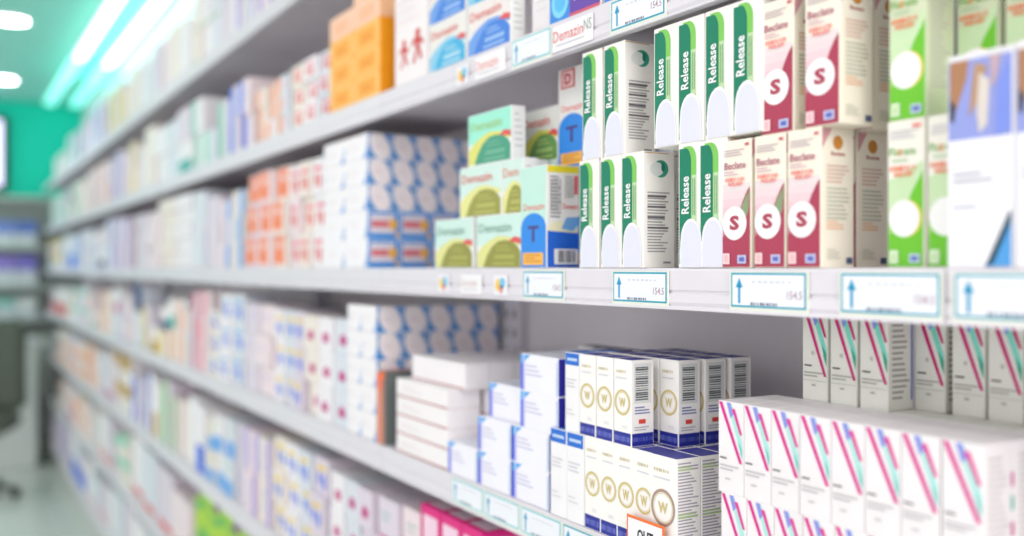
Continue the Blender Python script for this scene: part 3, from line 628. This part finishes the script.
# ================================================================== the long run of cartons toward the far end
SHN = {0: 'bottom shelf', 1: 'second shelf up', 2: 'third shelf up', 3: 'fourth shelf up', 4: 'eye level shelf', 5: 'sixth shelf up', 6: 'top shelf'}
def gen_style(style, base, acc, acc2):
    if style == 'band': return [('f', 'rect', (0, .62, 1, .82), acc), ('f', 'lines', (.1, .2, .8, .5, 2), acc2)]
    if style == 'wide': return [('f', 'rect', (.04, .12, .80, .96), acc), ('f', 'rect', (.12, .2, .55, .5), acc2), ('f', 'rect', (.2, .62, .7, .74), (250, 214, 200))]
    if style == 'foot': return [('f', 'rect', (.1, .03, .9, .14), acc), ('f', 'lines', (.12, .3, .8, .8, 3), acc2)]
    if style == 'full': return [('f', 'rect', (0, 0, 1, 1), acc), ('f', 'poly', [(0, .2), (.5, .45), (1, .3), (1, .5), (.5, .62), (0, .4)], acc2), ('f', 'poly', [(0, .7), (.6, .85), (1, .7), (1, .8), (.5, .95), (0, .8)], acc2), ('f', 'rect', (0, .9, .3, 1), (110, 60, 120))]
    if style == 'top': return [('f', 'rect', (0, .55, 1, 1), acc), ('f', 'lines', (.12, .2, .8, .42, 2), acc2)]
    if style == 'low': return [('f', 'rect', (0, 0, 1, .42), acc), ('f', 'lines', (.12, .55, .8, .85, 2), acc2)]
    if style == 'left': return [('f', 'rect', (0, 0, .4, 1), acc), ('f', 'lines', (.5, .2, .9, .8, 3), acc2)]
    if style == 'right': return [('f', 'rect', (.62, 0, 1, 1), acc), ('f', 'lines', (.1, .2, .5, .8, 3), acc2)]
    if style == 'dots': return [('f', 'ell', (.3, .42, .10, .18), acc), ('f', 'ell', (.66, .36, .12, .22), acc), ('f', 'rect', (.2, .66, .8, .78), acc2)]
    if style == 'mark': return [('f', 'poly', [(.3, .3), (.7, .25), (.8, .45), (.55, .6), (.35, .5)], acc), ('f', 'lines', (.1, .7, .8, .85, 1), acc2)]
    if style == 'line': return [('f', 'rect', (0, 0, 1, .07), acc), ('f', 'lines', (.15, .4, .7, .7, 2), acc2)]
    if style == 'diag': return [('f', 'poly', [(0, 0), (.5, 0), (1, .6), (1, 1), (.8, 1)], acc), ('f', 'lines', (.1, .6, .5, .8, 2), acc2)]
    return [('f', 'rect', (0, 0, 1, 1), acc), ('f', 'ell', (.5, .5, .3, .3), acc2)]
_g = {}
def gen(w, d, h, style, base, acc, acc2):
    key = (round(w, 3), round(d, 3), round(h, 4), style, base, acc)
    if key not in _g: _g[key] = carton(round(w, 3), d, h, base, gen_style(style, base, acc, acc2))
    return _g[key]
W_ = (244, 241, 244)
BLUE, LBL, LIL, YEL, PK, RED, GRN, MNT, PCH, NVY, ORG, MGT, OLV, TEA = (40, 100, 226), (110, 172, 236), (176, 158, 224), (240, 206, 70), (240, 112, 128), (226, 50, 50), (110, 190, 80), (140, 214, 186), (246, 178, 140), (44, 58, 120), (248, 130, 70), (196, 30, 130), (190, 150, 30), (60, 176, 164)
LMG = (176, 216, 44); SAL = (248, 150, 122); MAU = (200, 182, 188)
P_ = (232, 226, 230)
NAMES = {LMG: 'lime', SAL: 'salmon', MAU: 'mauve', BLUE: 'blue', LBL: 'pale blue', LIL: 'lilac', YEL: 'yellow', PK: 'pink', RED: 'red', GRN: 'green', MNT: 'mint', PCH: 'peach', NVY: 'navy', ORG: 'orange', MGT: 'magenta', OLV: 'ochre', TEA: 'teal', P_: 'pale grey'}
#      level, px from, px to, columns, layers, layer height, style, accent, accent2
SEG = [
 (4, 243, 284, 3, 3, .083, 'wide', SAL, ORG), (4, 286, 321, 3, 3, .081, 'dots', RED, PK),
 (4, 216, 239, 2, 3, .085, 'right', LBL, LIL), (4, 190, 215, 2, 2, .128, 'line', P_, P_), (4, 133, 189, 4, 5, .052, 'line', MAU, P_),
 (4, 105, 127, 3, 2, .120, 'right', LIL, P_), (4, 85, 104, 3, 2, .118, 'line', LBL, P_), (4, 62, 84, 4, 1, .22, 'left', LBL, P_), (4, 48, 61, 4, 2, .11, 'top', YEL, LIL),
 (5, 287, 328, 3, 3, .049, 'dots', RED, PK), (5, 252, 286, 3, 3, .046, 'left', PCH, PK), (5, 226, 247, 2, 2, .095, 'left', BLUE, LBL), (5, 190, 225, 3, 2, .11, 'left', MNT, P_), (5, 134, 189, 5, 2, .118, 'line', P_, MNT),
 (5, 124, 133, 2, 2, .115, 'right', YEL, P_), (5, 108, 123, 3, 2, .115, 'left', LIL, P_), (5, 80, 107, 4, 2, .11, 'right', PCH, LIL), (5, 50, 79, 5, 2, .105, 'left', MNT, PCH),
 (6, 228, 285, 5, 2, .12, 'right', LIL, P_), (6, 190, 227, 4, 2, .11, 'line', GRN, P_), (6, 130, 189, 7, 1, .20, 'line', P_, P_), (6, 106, 129, 3, 1, .21, 'left', YEL, P_), (6, 80, 105, 4, 2, .10, 'left', LIL, P_), (6, 52, 79, 5, 2, .10, 'right', TEA, P_),
 (3, 301, 346, 3, 3, .0745, 'mark', MGT, P_), (3, 269, 300, 3, 3, .076, 'dots', BLUE, YEL), (3, 240, 268, 2, 3, .078, 'line', P_, LIL), (3, 206, 239, 3, 3, .085, 'dots', BLUE, LBL), (3, 190, 205, 2, 3, .086, 'left', PK, PK),
 (3, 166, 189, 3, 2, .11, 'left', PCH, YEL), (3, 140, 165, 3, 2, .10, 'left', YEL, PCH), (3, 129, 139, 2, 1, .27, 'top', NVY, P_), (3, 112, 128, 3, 2, .115, 'line', LIL, P_), (3, 90, 111, 4, 2, .11, 'left', PCH, LIL), (3, 66, 89, 5, 2, .11, 'band', MNT, PK), (3, 50, 65, 5, 1, .2, 'low', RED, PK),
 (2, 372, 416, 2, 3, .076, 'line', MGT, TEA), (2, 326, 370, 3, 3, .076, 'mark', MGT, P_), (2, 268, 322, 4, 3, .080, 'dots', BLUE, YEL), (2, 232, 267, 3, 2, .11, 'right', LIL, BLUE), (2, 203, 231, 3, 2, .11, 'low', LBL, GRN), (2, 178, 202, 3, 1, .23, 'line', P_, P_),
 (2, 162, 177, 2, 1, .25, 'left', GRN, ORG), (2, 150, 161, 2, 1, .22, 'right', MNT, P_), (2, 130, 149, 3, 2, .125, 'left', BLUE, MGT), (2, 112, 129, 4, 2, .13, 'top', OLV, GRN), (2, 99, 111, 3, 1, .24, 'foot', MGT, MNT), (2, 85, 98, 3, 2, .11, 'left', ORG, MNT), (2, 55, 84, 7, 2, .11, 'low', PCH, PK),
 (1, 190, 256, 3, 1, .268, 'full', LMG, GRN), (1, 128, 188, 4, 1, .25, 'foot', RED, P_), (1, 112, 127, 2, 2, .12, 'top', MNT, GRN), (1, 95, 111, 4, 1, .24, 'foot', RED, PK), (1, 58, 94, 7, 2, .11, 'left', PCH, LIL),
 (0, 130, 200, 4, 1, .24, 'line', LIL, PK), (0, 105, 129, 3, 1, .24, 'line', P_, P_), (0, 85, 104, 3, 1, .22, 'line', PK, P_), (0, 70, 84, 3, 1, .26, 'low', BLUE, BLUE), (0, 52, 69, 5, 1, .24, 'left', LIL, P_),
]
STN = {'band': 'banded_carton', 'top': 'banded_carton', 'low': 'banded_carton', 'left': 'two_tone_carton', 'right': 'two_tone_carton', 'dots': 'dotted_carton', 'mark': 'dotted_carton', 'line': 'plain_carton', 'wide': 'two_tone_carton', 'foot': 'banded_carton', 'full': 'leafy_carton'}
BASES = [(244, 241, 244), (226, 216, 228), (243, 234, 224), (222, 228, 236), (242, 226, 230)]
_blk = {}
for g_ in SEG: _blk.setdefault((g_[0], g_[7]), []).append(g_[1])
for (lv, p0, p1, nc, nl, hh, st, ac, ac2) in SEG:
    x0, x1 = max(fx(p0), FARX + .1), fx(p1)
    cw = (x1 - x0) / nc; z = LEV[lv]
    hs = [hh * (random.choice((1, 1, .97, .93, .86, .78)) if p1 <= 240 else 1) for _ in range(nc)]
    for L in range(nl):
        for c in range(nc):
            drop = random.random()
            me = gen(cw - .008, .09 if lv in (4, 3) else .11, hs[c], st, BASES[(lv * 7 + c * 3 + p0) % 5], ac, ac2)
            if L == nl - 1 and nl > 1 and cw > .15 and drop < .16 and c not in (0, nc - 1): continue
            ac_, st_ = ac, st
            if p1 <= 205 and lv != 0 and (p0 * 5 + c * 11 + L * 7 + lv * 3) % 9 == 0 and nl < 4:
                ac_ = (NVY, MGT, BLUE, OLV, RED, ORG, TEA)[(p0 + c * 3 + L) % 7]; st_ = 'low'
                me = gen(cw - .008, .09 if lv in (4, 3) else .11, hs[c], st_, W_, ac_, ac2)
            al = NAMES[ac_]; sib = sorted(_blk[(lv, ac)]); bl = 'its block' if len(sib) == 1 else ({2: ('far', 'near'), 3: ('far', 'middle', 'near')}[len(sib)][sib.index(p0)] + ' block') if len(sib) < 4 else '%s farthest block' % ordn(sib.index(p0) + 1)
            if ac_ != ac: bl = bl.replace('block', NAMES[ac] + ' block')
            lab_ = '%s marked carton, %s, %s layer, %s from left in %s' % (al, SHN[lv], ('only', 'bottom', 'second', 'third', 'fourth', 'fifth')[L + 1 if nl > 1 else 0], ordn(c + 1), bl)
            put(me, STN[st_], x0 + c * cw + .004, .704 + random.uniform(0, .016), z + L * hs[c], lab_, 'carton', '%s marked cartons on the %s' % (al, SHN[lv]))

# ================================================================== CEILING LIGHTS
def emis(name, col, st):
    m = bpy.data.materials.new(name); m.use_nodes = True; nt = m.node_tree
    b = nt.nodes['Principled BSDF']; b.inputs['Base Color'].default_value = (.9, .95, .95, 1); b.inputs['Emission Color'].default_value = col; b.inputs['Emission Strength'].default_value = st
    return m
lampm = emis('lamp_glow', (1, 1, .97, 1), 14); tubem = emis('tube_glow', (.80, 1, .97, 1), 2.6); cyanm = emis('cyan_glow', (.10, .95, .78, 1), .9)
def wx(px, py, z):
    wd = (z - EYE) * F_PX / (268 - py); t = (px - 512) / F_PX
    return wd * (SN * t - CS), wd * (SN + CS * t)
n = 0
for px, py in ((10, 18), (3, 78)):
    x, y = wx(px, py, 2.9); n += 1
    e_ = empty('downlight', (x, y, 2.9)); tag(e_, 'round white ceiling downlight, %s one' % ('near', 'far')[n - 1], 'ceiling light', 'ceiling downlights')
    mb = MB(); mb.lathe([(.11, 0), (.11, -.012), (.095, -.016), (.09, -.004)], mat((240, 240, 240), .4)); mb.obj('trim_ring', e_)
    mb = MB(); mb.lathe([(.088, -.004), (.088, -.012), (.06, -.016)], lampm); mb.obj('lens', e_)
for i, (yy, xa, xb) in enumerate(((.755, -6.85, -4.2), (.755, -4.15, -1.5), (.95, -7.0, -4.2), (.95, -4.15, -1.5))):
    e_ = empty('tube_light', ((xa + xb) / 2, yy, 2.9)); tag(e_, 'glowing white ceiling tube above the shelves, %s line, %s' % (('aisle side', 'wall side')[i // 2], ('far one', 'near one')[i % 2]), 'ceiling light', 'ceiling tube lights')
    mb = MB(); mb.box(-(xb - xa) / 2, (xb - xa) / 2, -.03, .03, -.02, 0, mat((235, 240, 240), .4), .002); mb.obj('housing', e_)
    mb = MB(); mb.box(-(xb - xa) / 2 + .02, (xb - xa) / 2 - .02, -.032, .032, -.045, -.02, tubem, .01); mb.obj('tube', e_)
for i, (yy, xa, xb) in enumerate(((.755, -8.9, -6.95), (.95, -8.9, -7.1))):
    mb = MB(); mb.box(xa, xb, yy - .04, yy + .04, 2.86, 2.9, cyanm, .01); tag(mb.obj('light_strip'), 'cyan glowing ceiling strip at the far end, %s' % ('aisle side', 'wall side')[i], 'ceiling light', 'cyan light strips')

# ================================================================== FAR END
def wall_y(px): 
    return fx(px, 1) and (-FARX) * (SN + CS * (px - 512) / F_PX) / (CS - SN * (px - 512) / F_PX)
tv = empty('television', (FARX + .02, .29, 2.3)); tag(tv, 'wall television with pale lilac screen at the far left', 'television')
mb = MB(); mb.box(0, .05, -.55, .16, -.16, .46, mat((24, 26, 34), .3), .006); mb.obj('housing', tv)
mb = MB(); mb.box(.05, .054, -.53, .115, -.12, .42, emis('screen_glow', (.72, .62, 1, 1), 1.4), 0); mb.obj('screen', tv)
fu = empty('storage_rack', (FARX + .02, -.1, 0)); tag(fu, 'pale storage rack standing against the far teal wall', 'rack')
mb = MB(); mb.box(0, .012, -.85, 1.1, 0, 2.1, mat((190, 202, 196), .5), 0); mb.obj('back_panel', fu)
for q in (-.85, .12, 1.08):
    mb = MB(); mb.box(.0125, .03, q, q + .02, 0, 2.1, mat((150, 166, 146), .5), .002); mb.obj('upright', fu)
for q, z in enumerate((1.1, 1.36, 1.68, 2.08)):
    mb = MB(); mb.box(.031, .34, -.85, 1.1, -.03, 0, mat((196, 206, 200), .5), .003); o = mb.obj('shelf'); o.location = (FARX + .02, -.1, z)
    tag(o, 'pale shelf of the far wall rack, %s from the floor' % ordn(q + 1), 'shelf', 'shelves of the far wall rack')
bc_ = empty('base_cabinet', (FARX + .2, -.1, 0)); tag(bc_, 'pale closed base cabinet under the far wall rack', 'cabinet')
mb = MB(); mb.box(-.14, .12, -.85, 1.1, 0, .95, mat((206, 214, 206), .5), .004); mb.obj('cabinet_body', bc_)
for q in range(2):
    mb = MB(); mb.box(.121, .138, -.84 + q * .97, .12 + q * .96, .06, .93, mat((214, 220, 214), .5), .004); mb.obj('door', bc_)

k = 0
for z, h, cols_, nm in ((1.68, .20, ((90, 120, 200), (120, 140, 215)), 'upper'), (1.36, .24, ((130, 120, 210), (150, 130, 215)), 'middle'), (1.1, .16, ((226, 232, 230), (150, 205, 196)), 'lower')):
    for q in range(9):
        me = _g.setdefault(('far', z, q % 2), carton(.15, .2, h, (214, 220, 226), [('r', 'rect', (0, .5, 1, 1), cols_[q % 2]), ('f', 'rect', (0, .5, 1, 1), cols_[q % 2])], seam=False))
        o = put(me, 'medicine_carton', FARX + .18 - .02, .46 - q * .157, z, 'blurred blue topped carton on far end unit, %s shelf, %s from the right' % (nm, ordn(q + 1)), 'carton', 'cartons on the far end unit', rot=0)
        o.rotation_euler = (0, 0, PI / 2); o.location = (FARX + .23, .57 - q * .157, z)
ct = empty('counter', (-8.3, .3, 0)); tag(ct, 'pale low counter before the far end shelving', 'counter')
mb = MB(); mb.box(-.25, .25, -.9, .30, 0, .92, mat((236, 240, 236), .5), .01); mb.obj('cabinet', ct)
mb = MB(); mb.box(-.27, .27, -.92, .32, .92, .96, mat((232, 232, 236), .4), .006); mb.obj('worktop', ct)
oc = empty('office_chair', (-7.15, .13, 0)); oc.rotation_euler = (0, 0, math.radians(70)); tag(oc, 'dark grey padded swivel chair at the far left of the aisle', 'chair')
pad = mat((92, 98, 88), .8)
mb = MB(); mb.box(-.26, .26, -.25, .25, .42, .54, pad, .045); mb.obj('seat', oc)
bm = bmesh.new(); bmesh.ops.create_cube(bm, size=1)
for v in bm.verts: v.co.x *= .52 if v.co.z > 0 else .56; v.co.y = v.co.y * .09 + .25 + (.06 if v.co.z > 0 else 0); v.co.z = .84 + v.co.z * .62
bmesh.ops.bevel(bm, geom=list(bm.edges), offset=.04, segments=3, affect='EDGES')
mb = MB(); mb.bm(bm, pad); mb.obj('backrest', oc)
mb = MB(); mb.lathe([(.03, .09), (.03, .42), (.06, .425)], mat((70, 72, 70), .4)); mb.obj('column', oc)
for q in range(5):
    a = 2 * PI * q / 5; mb = MB(); ca, sa = math.cos(a), math.sin(a)
    P = [(.03 * ca - .02 * sa * w_, .03 * sa + .02 * ca * w_, z_) for w_ in (-1, 1) for z_ in (.07, .11)] + [(.29 * ca - .014 * sa * w_, .29 * sa + .014 * ca * w_, z_) for w_ in (-1, 1) for z_ in (.06, .08)]
    mb.add(P, [(0, 1, 3, 2), (4, 6, 7, 5), (0, 4, 5, 1), (2, 3, 7, 6), (0, 2, 6, 4), (1, 5, 7, 3)], mat((80, 82, 80), .4)); l_ = mb.obj('leg', oc)
    mb = MB(); mb.lathe([(.02, 0), (.03, .01), (.03, .05), (.02, .06)], mat((50, 50, 52), .5), (.285 * ca, .285 * sa, 0), 12); mb.obj('caster', l_)

# ================================================================== LIGHT
def area(loc, rot, sx, sy, en, col=(1, 1, 1)):
    l = bpy.data.lights.new('ceiling_or_fill_light', 'AREA'); l.shape = 'RECTANGLE'; l.size = sx; l.size_y = sy; l.energy = en; l.color = col
    o = bpy.data.objects.new('ceiling_or_fill_light', l); C.objects.link(o); o.location = loc; o.rotation_euler = rot; return o
for k in range(5):
    area((.2 - k * 2.0, -.75, 2.86), (math.radians(22), 0, 0), 1.6, .7, (6.5, 6.5, 7, 8, 13)[k])
for k in range(2):
    area((-2.6 - k * 3.6, .85, 2.75), (PI, 0, 0), 3.0, .2, 3.5, (.15, 1, .85))
from mathutils import Vector
o = area((1.15, .25, 2.5), (0, 0, 0), 1.0, 1.0, 19, (1, .97, .93)); o.rotation_euler = Vector((-1.5, .45, -.9)).to_track_quat('-Z', 'Y').to_euler()  # added fill lamp out of view, brightens carton sides facing the camera end
wd = bpy.data.worlds.new('World'); bpy.context.scene.world = wd; wd.use_nodes = True
wd.node_tree.nodes['Background'].inputs[0].default_value = (1, .965, .985, 1); wd.node_tree.nodes['Background'].inputs[1].default_value = 1.15

# ================================================================== CAMERA
cam = bpy.data.cameras.new('camera'); co = bpy.data.objects.new('camera', cam); C.objects.link(co)
co.location = (0, 0, EYE); co.rotation_euler = (PI / 2, 0, PI / 2 - TH)
cam.sensor_width = 36; cam.lens = F_PX / 1024 * 36; cam.clip_start = .02
cam.dof.use_dof = True; cam.dof.focus_distance = 1.09; cam.dof.aperture_fstop = 1.7
sc = bpy.context.scene; sc.camera = co
sc.view_settings.view_transform = 'Standard'; sc.view_settings.look = 'None'; sc.view_settings.exposure = 0.13
